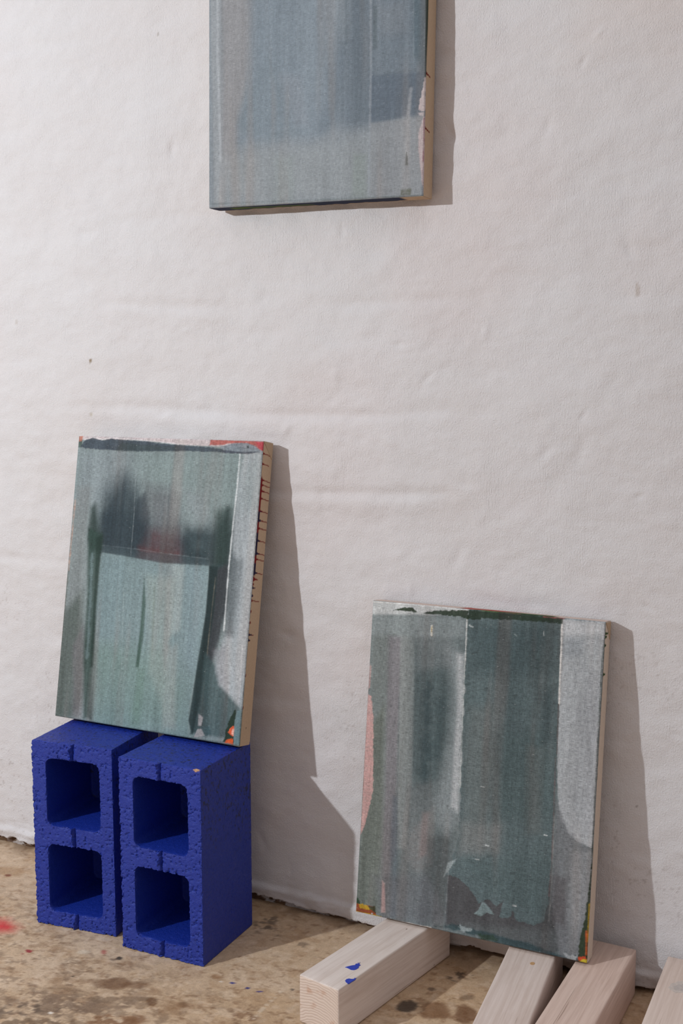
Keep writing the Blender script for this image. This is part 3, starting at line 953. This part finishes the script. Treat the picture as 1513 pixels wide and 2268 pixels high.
def paint_right():
    w, h, t = .4523, .6044, .040
    M = lean_mat(.2533, BMH+.0008, h, .1287, .0032)
    P = Painting(w, h, t, M, (760, 1300, 1460, 2180, 1513), 300, 400, (.95, .93, .95))
    P.base((114, 126, 128))
    P.area([(130, 120), (350, 140), (330, 700), (260, 1200), (180, 1560), (60, 1540), (110, 700)], (132, 140, 138), .75, 60)
    P.area([(110, 700), (200, 560), (190, 1200), (170, 1560), (60, 1540), (85, 1200)], (112, 120, 112), .8, 40)
    P.area([(215, 230), (280, 240), (262, 900), (250, 1250), (200, 1500), (185, 1500), (200, 900)], (130, 126, 132), .75, 26)
    P.area([(275, 230), (345, 240), (330, 900), (300, 1250), (255, 1250), (265, 800)], (144, 150, 150), .75, 16)
    P.area([(238, 1000), (262, 1000), (255, 1580), (220, 1580)], (100, 112, 122), .55, 20)
    P.area([(345, 260), (420, 280), (500, 360), (525, 520), (500, 720), (450, 880), (440, 1020), (370, 1080), (340, 900), (338, 600)], (84, 101, 104), .8, 110)
    P.area([(347, 280), (405, 300), (398, 600), (385, 900), (335, 900), (340, 600)], (88, 102, 105), .55, 8, streak=.4)
    P.stroke([(412, 470), (405, 640), (395, 820), (388, 960)], 34, (62, 80, 85), .75, 26, seed=5)
    P.stroke([(470, 560), (462, 700), (440, 800)], 44, (70, 88, 92), .6, 34, seed=6)
    P.stroke([(395, 960), (405, 1180), (425, 1420)], 40, (84, 94, 96), .55, 34, seed=7)
    P.area([(350, 200), (530, 220), (530, 380), (350, 400)], (126, 134, 136), .6, 60)
    P.area([(300, 950), (420, 950), (420, 1330), (320, 1360)], (120, 126, 128), .6, 60)
    P.area([(320, 1180), (430, 1060), (430, 1330), (360, 1380), (310, 1300)], (142, 140, 140), .5, 40, dry=.4)
    P.area([(400, 1200), (520, 1180), (520, 1600), (360, 1590), (390, 1400)], (84, 90, 92), .7, 60)
    P.area([(140, 1380), (400, 1390), (520, 1620), (200, 1590), (170, 1500)], (112, 116, 122), .7, 70)
    P.area([(380, 1080), (410, 1080), (400, 1280), (360, 1300)], (142, 124, 122), .5, 24)
    # light dragged stroke with crisp right edge
    P.area([(500, 300), (588, 320), (580, 560), (568, 820), (556, 1020), (545, 1110), (500, 1190), (455, 1120), (440, 1020), (490, 900), (520, 700), (530, 500)],
           (152, 160, 163), .55, 70, streak=.7)
    P.area([(545, 320), (587, 320), (578, 600), (562, 900), (550, 1080), (520, 1050), (535, 800), (550, 560)], (196, 200, 203), .8, 30, streak=.4, dry=.45)
    # brownish ground below the ragged edge
    P.area([(500, 1370), (1010, 1380), (1070, 1480), (1080, 1700), (1000, 1760), (495, 1615)], (80, 79, 82), .9, 14, .3)
    # main teal sheet
    P.area([(594, 140), (1052, 172), (1036, 500), (1018, 900), (1006, 1300), (985, 1480), (978, 1540), (965, 1600), (940, 1610), (900, 1615), (870, 1600), (830, 1600), (812, 1560), (790, 1585),
            (745, 1580), (770, 1500), (735, 1530), (690, 1490), (645, 1515), (600, 1440), (560, 1400), (530, 1385), (490, 1380), (520, 1320), (560, 1160), (562, 900), (584, 500)],
           (94, 111, 114), .94, 2, .15, rag=26, ragscale=75, relief=.0004)
    P.area([(600, 160), (1048, 190), (1036, 420), (590, 420)], (76, 94, 98), .8, 100)
    P.area([(760, 230), (900, 230), (880, 900), (740, 900)], (68, 84, 88), .5, 80)
    P.area([(590, 560), (720, 560), (700, 1250), (560, 1250)], (108, 116, 116), .7, 80)
    P.area([(740, 700), (1015, 700), (1000, 1100), (740, 1100)], (80, 98, 100), .6, 90)
    P.area([(880, 760), (960, 760), (950, 1180), (880, 1180)], (104, 112, 112), .55, 40)
    P.area([(560, 1120), (760, 1140), (760, 1280), (540, 1290)], (128, 132, 132), .6, 60)
    P.area([(580, 1300), (990, 1300), (975, 1580), (700, 1480)], (86, 104, 106), .45, 60)
    P.area([(930, 480), (1030, 480), (1020, 760), (930, 760)], (64, 80, 84), .6, 70)
    P.area([(560, 1600), (900, 1640), (1100, 1660), (1100, 1770), (560, 1660)], (104, 112, 114), .6, 50)
    P.area([(665, 1505), (690, 1520), (725, 1570), (690, 1560), (655, 1578), (628, 1562), (650, 1545)], (124, 142, 144), .9, 2, 0, rag=8, relief=.0002)
    P.area([(500, 1320), (545, 1300), (520, 1340), (480, 1390)], (160, 172, 174), .7, 8)
    # pale right column
    P.area([(1052, 156), (1254, 166), (1215, 760), (1190, 1250), (1120, 1220), (1080, 1180), (1040, 1110), (1028, 1000), (1024, 850), (1038, 500)], (168, 173, 177), .92, 5, .35, rag=8)
    P.area([(1056, 160), (1250, 168), (1246, 230), (1056, 240)], (192, 195, 198), .8, 40, dry=.3)
    P.area([(1060, 240), (1150, 250), (1140, 330), (1060, 330)], (138, 146, 152), .6, 50)
    P.area([(1150, 420), (1232, 420), (1200, 1200), (1120, 1150)], (158, 162, 167), .5, 60)
    P.area([(1020, 1020), (1080, 1180), (1190, 1260), (1180, 1500), (1130, 1780), (1040, 1770), (1000, 1500)], (122, 126, 130), .85, 20)
    P.area([(1090, 1260), (1186, 1270), (1175, 1500), (1110, 1700), (1080, 1600)], (142, 146, 149), .7, 30)
    P.area([(1020, 1380), (1070, 1400), (1060, 1620), (1000, 1600)], (98, 96, 99), .7, 30)
    P.stroke([(1050, 158), (1042, 360), (1034, 560)], 7, (214, 213, 210), .9, 2, relief=.0007)
    P.stroke([(1032, 560), (1024, 800)], 4, (96, 78, 76), .7, 2)
    P.stroke([(1018, 820), (1008, 1100), (1000, 1300), (985, 1480)], 5, (120, 92, 92), .6, 3, broken=.35)
    P.stroke([(1012, 1100), (1000, 1400), (985, 1600)], 5, (160, 160, 158), .5, 3, broken=.5, seed=3)
    P.stroke([(594, 112), (590, 250), (585, 350)], 6, (210, 212, 210), .85, 2, relief=.0006)
    P.stroke([(584, 350), (572, 640), (560, 960)], 4, (196, 200, 198), .6, 2, relief=.0004, broken=.3)
    P.stroke([(268, 520), (262, 900), (255, 1200)], 4, (98, 106, 112), .6, 3, broken=.3)
    P.stroke([(505, 1350), (490, 1560)], 4, (138, 144, 148), .5, 3)
    P.stroke([(820, 400), (810, 900), (785, 1500)], 3, (72, 90, 92), .4, 3, broken=.3)
    # pink along the left edge
    P.area([(118, 512), (134, 520), (145, 620), (144, 780), (144, 960), (125, 1060), (100, 1150), (82, 1190), (92, 1000), (100, 800), (108, 600)], (206, 164, 160), .92, 3, .2, rag=10, dry=.25)
    P.area([(128, 370), (136, 380), (130, 480), (120, 490)], (200, 160, 156), .7, 6)
    P.area([(186, 1400), (200, 1420), (204, 1560), (180, 1560)], (196, 156, 150), .75, 8)
    P.stroke([(94, 940), (90, 1000)], 5, (130, 60, 40), .8, 3)
    P.stroke([(126, 300), (105, 760), (82, 1180), (70, 1480)], 3.5, (96, 102, 84), .7, 2.5, broken=.3)
    # top edge
    P.area([(135, 68), (600, 108), (596, 142), (480, 132), (380, 132), (140, 134)], (198, 201, 201), .85, 14, .3)
    P.area([(140, 130), (590, 150), (588, 240), (132, 230)], (146, 156, 158), .65, 40)
    P.area([(600, 108), (860, 128), (1052, 148), (1050, 176), (960, 166), (664, 150), (660, 158), (598, 154)], (42, 62, 46), .95, 3, .2, rag=10)
    P.area([(378, 126), (440, 114), (600, 112), (600, 154), (560, 142), (470, 134)], (44, 64, 46), .95, 2, .1, rag=10)
    P.area([(240, 112), (290, 98), (335, 98), (356, 122), (320, 118), (280, 112)], (44, 62, 40), .95, 1, .1, rag=8)
    P.stroke([(660, 112), (840, 128)], 5, (104, 128, 70), .7, 3, broken=.4)
    P.stroke([(760, 118), (850, 128)], 5, (160, 84, 80), .85, 3)
    P.stroke([(960, 142), (1060, 150)], 5, (156, 80, 76), .85, 3)
    P.stroke([(140, 70), (380, 88), (600, 110)], 5, (226, 224, 220), .8, 2, relief=.0003)
    P.stroke([(426, 186), (424, 210), (425, 232)], 10, (214, 212, 202), .95, 2, relief=.0016)
    P.stroke([(426, 192), (425, 216)], 2.5, (172, 150, 60), .9, 1.5)
    P.stroke([(606, 184), (622, 192)], 5, (196, 204, 204), .8, 2, relief=.0004)
    P.stroke([(822, 226), (832, 234)], 5, (150, 164, 166), .8, 2)
    P.stroke([(961, 212), (962, 232)], 4, (186, 194, 194), .7, 2)
    for x, y in ((690, 1238), (642, 1304), (970, 1188), (668, 956), (820, 1526)):
        P.stroke([(x-8, y-2), (x+8, y+2)], 4, (206, 212, 212), .8, 2, broken=.2, seed=x, relief=.0003)
    for x, y in ((680, 488), (598, 464), (820, 520), (600, 590), (784, 660), (895, 1400), (815, 1370), (795, 1436), (700, 1290), (630, 316)):
        P.stroke([(x-12, y+3), (x+12, y-3)], 6, (64, 76, 78), .6, 4, broken=.5, seed=y)
    # bottom corners and rim
    P.area([(62, 1480), (72, 1490), (86, 1525), (62, 1525)], (46, 74, 50), .95, 2, 0, rag=6)
    P.area([(60, 1515), (150, 1530), (158, 1572), (60, 1566)], (152, 74, 40), .97, 2, 0, rag=10)
    P.area([(74, 1517), (110, 1520), (140, 1545), (110, 1545), (80, 1535)], (196, 160, 46), .9, 2, .3, rag=14)
    P.area([(118, 1528), (150, 1530), (158, 1560), (130, 1545)], (52, 74, 50), .85, 3, 0, rag=14)
    P.stroke([(62, 1556), (120, 1568), (182, 1582)], 9, (206, 176, 44), .95, 2)
    P.stroke([(138, 1564), (139, 1565)], 6, (214, 222, 224), .9, 2, relief=.0005)
    P.stroke([(200, 1590), (420, 1632)], 7, (220, 216, 210), .8, 3)
    P.area([(440, 1625), (560, 1645), (700, 1690), (850, 1730), (1010, 1770), (1125, 1795), (1125, 1770), (1000, 1750), (860, 1700), (720, 1660), (560, 1620)], (52, 78, 84), .8, 12, .3, rag=30, ragscale=60)
    P.area([(635, 1655), (720, 1668), (740, 1695), (660, 1690)], (50, 74, 54), .75, 10, rag=14)
    P.area([(560, 1620), (620, 1640), (600, 1652), (560, 1645)], (160, 172, 174), .7, 6, rag=14)
    P.area([(1060, 1756), (1120, 1766), (1115, 1790), (1070, 1780)], (176, 182, 184), .7, 5, rag=20)
    P.area([(1190, 1330), (1182, 1500), (1170, 1803), (1124, 1798), (1130, 1705), (1158, 1590), (1172, 1480)], (50, 66, 40), .95, 3, 0, rag=10)
    P.stroke([(1180, 1520), (1176, 1600), (1172, 1700)], 6, (198, 164, 48), .95, 3, broken=.35)
    P.stroke([(1166, 1650), (1164, 1760)], 9, (190, 92, 46), .9, 4, broken=.3)
    P.area([(1128, 1772), (1160, 1768), (1166, 1790), (1126, 1792)], (196, 76, 42), .95, 2, 0, rag=10)
    P.area([(1124, 1793), (1150, 1782), (1172, 1786), (1170, 1806), (1130, 1802)], (202, 182, 52), .95, 2, 0, rag=8)
    P.stroke([(1240, 300), (1222, 700), (1205, 1000), (1190, 1330)], 3.5, (58, 74, 66), .7, 2.5, broken=.35)
    P.finish(.22, .55, 1.05, 1.16)

    def side(A, B, c):
        c = np.zeros_like(c)+lin((206, 190, 176))
        for v, tip in ((.965, .5), (.93, .25), (.845, .35), (.955, .3)):
            d = np.abs(A-v*h)
            c = blend(c, sstep(.0022, .0012, d-.003*np.exp(-B/.08))*sstep(tip+.05, tip, B), (52, 74, 44))
        return blend(c, sstep(.05, .02, B)*sstep(.5, .62, fbm(A*40, B, octaves=2, seed=3))*.8, (52, 70, 50))

    def over(A, B, c):
        c = np.zeros_like(c)+lin((204, 186, 178))
        k = sstep(.38, .42, A/w)*sstep(.82, .78, A/w)
        c = blend(c, k*sstep(.6, .3, B), (60, 80, 52))
        return blend(c, k*sstep(.45, .6, fbm(A*12, B*2, octaves=2, seed=5)), (168, 92, 86))

    def under(A, B, c):
        return blend(c, sstep(.5, .3, B), (196, 188, 178))
    canvas('stretched_canvas', w, h, t, M, 'grey green abstract canvas leaning on pale timbers, yellow orange paint in its lower corners', P, side, under, over)


paint_hung()
paint_left()
paint_right()


# ------------------------------------------------------------------ timbers
def build_beam(x, y, rz, length, label, base, dark, seed, endcol):
    bm = bmesh.new()
    bmesh.ops.create_cube(bm, size=1)
    for v in bm.verts:
        v.co = Vector(((v.co.x-.5)*BMW, (v.co.y-.5)*length, (v.co.z+.5)*BMH))
    bmesh.ops.bevel(bm, geom=bm.edges[:], offset=.0026, segments=3, affect='EDGES', profile=.5)
    bmesh.ops.subdivide_edges(bm, edges=[e for e in bm.edges if e.calc_length() > .04], cuts=14, use_grid_fill=True)
    rs = np.random.RandomState(seed)
    for v in bm.verts:
        p = np.array(v.co)
        n = float(fbm(np.array([p[0]*30+seed]), np.array([p[1]*12]), np.array([p[2]*30]), 3, seed)[0])-.5
        if p[2] > BMH*.5:
            v.co.z += min(0, .0012*n-.0004)
        if p[0] > -BMW*.5:
            v.co.x -= .0008*(n+.5)
    bmesh.ops.recalc_face_normals(bm, faces=bm.faces[:])
    me = bpy.data.meshes.new('timber')
    bm.to_mesh(me); bm.free()
    o = link('timber', me, None, mat_wood('whitewashed_timber', base, dark, seed=seed*.37))
    me.materials.append(mat_wood('timber_end_grain', endcol, dark, True, seed=.0))
    for p in me.polygons:
        p.use_smooth = True
        if abs(p.normal.y) > .8:
            p.material_index = 1
    o.location = (x, y, 0)
    o.rotation_euler = (0, 0, rz)
    tag(o, label, 'timber', 'whitewashed square timbers on the floor')
    return o


def dab(beam, pts, name, mat, z=BMH, th=.0007, rag=.0008, seed=0):
    """paint lying on top of a timber; outline given in photograph pixels"""
    inv = beam.matrix_basis.inverted()
    q = []
    for px, py in pts:
        w = on_floor(px, py, z)
        l = inv @ Vector(w)
        q.append((l.x, l.y))
    me = slab_mesh(name, q, z-.0012, z+th*.3, lambda a, b, c: (a, b, c))
    return link(name, me, beam, mat)


b1 = build_beam(.4164, -.0287, -.1934, .357, 'pale square timber with two blue paint dabs, propping the canvas corner nearest the blocks', (219, 206, 200), (184, 164, 153), 1, (218, 198, 186))
b2 = build_beam(.6392, -.0240, .0975, .358, 'pale timber with a tan spot, middle one under the right canvas', (217, 201, 194), (184, 162, 151), 2, (214, 190, 170))
b3 = build_beam(.7715, -.0129, -.0253, .357, 'pinkish pale timber beneath the lower right canvas corner, touching the wall', (213, 189, 178), (176, 147, 134), 3, (210, 184, 164))
b4 = build_beam(.9142, -.0104, .0139, .357, 'pale timber with a grey knot at the far right edge of the photo', (217, 199, 190), (186, 164, 152), 4, (210, 184, 164))

k = 460/1513.0
cz = lambda pts: [(600+x*k, 2000+y*k) for x, y in pts]
dab(b1, cz([(541, 468), (560, 462), (585, 456), (612, 452), (622, 440), (630, 444), (636, 432), (641, 443), (650, 430), (645, 448), (655, 452), (640, 462), (640, 472), (620, 484), (606, 488), (584, 486), (566, 476), (552, 470)]), 'paint_dab', M_DAB)
dab(b1, cz([(541, 566), (550, 555), (570, 550), (590, 554), (606, 552), (612, 544), (618, 551), (624, 546), (612, 560), (590, 572), (574, 584), (562, 586), (548, 578)]), 'paint_dab', M_DAB)
kk = 483/1513.0
cy = lambda pts: [(1030+x*kk, 2040+y*kk) for x, y in pts]
ell = lambda x, y, rx, ry, n=16: [(x+rx*math.cos(6.2832*i/n), y+ry*math.sin(6.2832*i/n)) for i in range(n)]
dab(b2, cy(ell(468, 294, 17, 10)), 'resin_spot', mat_plain('tan_resin', (190, 150, 108), .7), th=.0004)
dab(b4, cy([(x+6*math.sin(x*.7), y+4*math.cos(x*.5)) for x, y in ell(1500, 460, 84, 40, 24)]), 'knot', mat_plain('grey_knot', (198, 186, 180), .8), th=.0003)
dab(b4, cy([(x+5*math.sin(x*.9), y+3*math.cos(x*.6)) for x, y in ell(1496, 462, 50, 22, 20)]), 'knot', mat_plain('knot_heart', (184, 174, 170), .8), th=.0006)
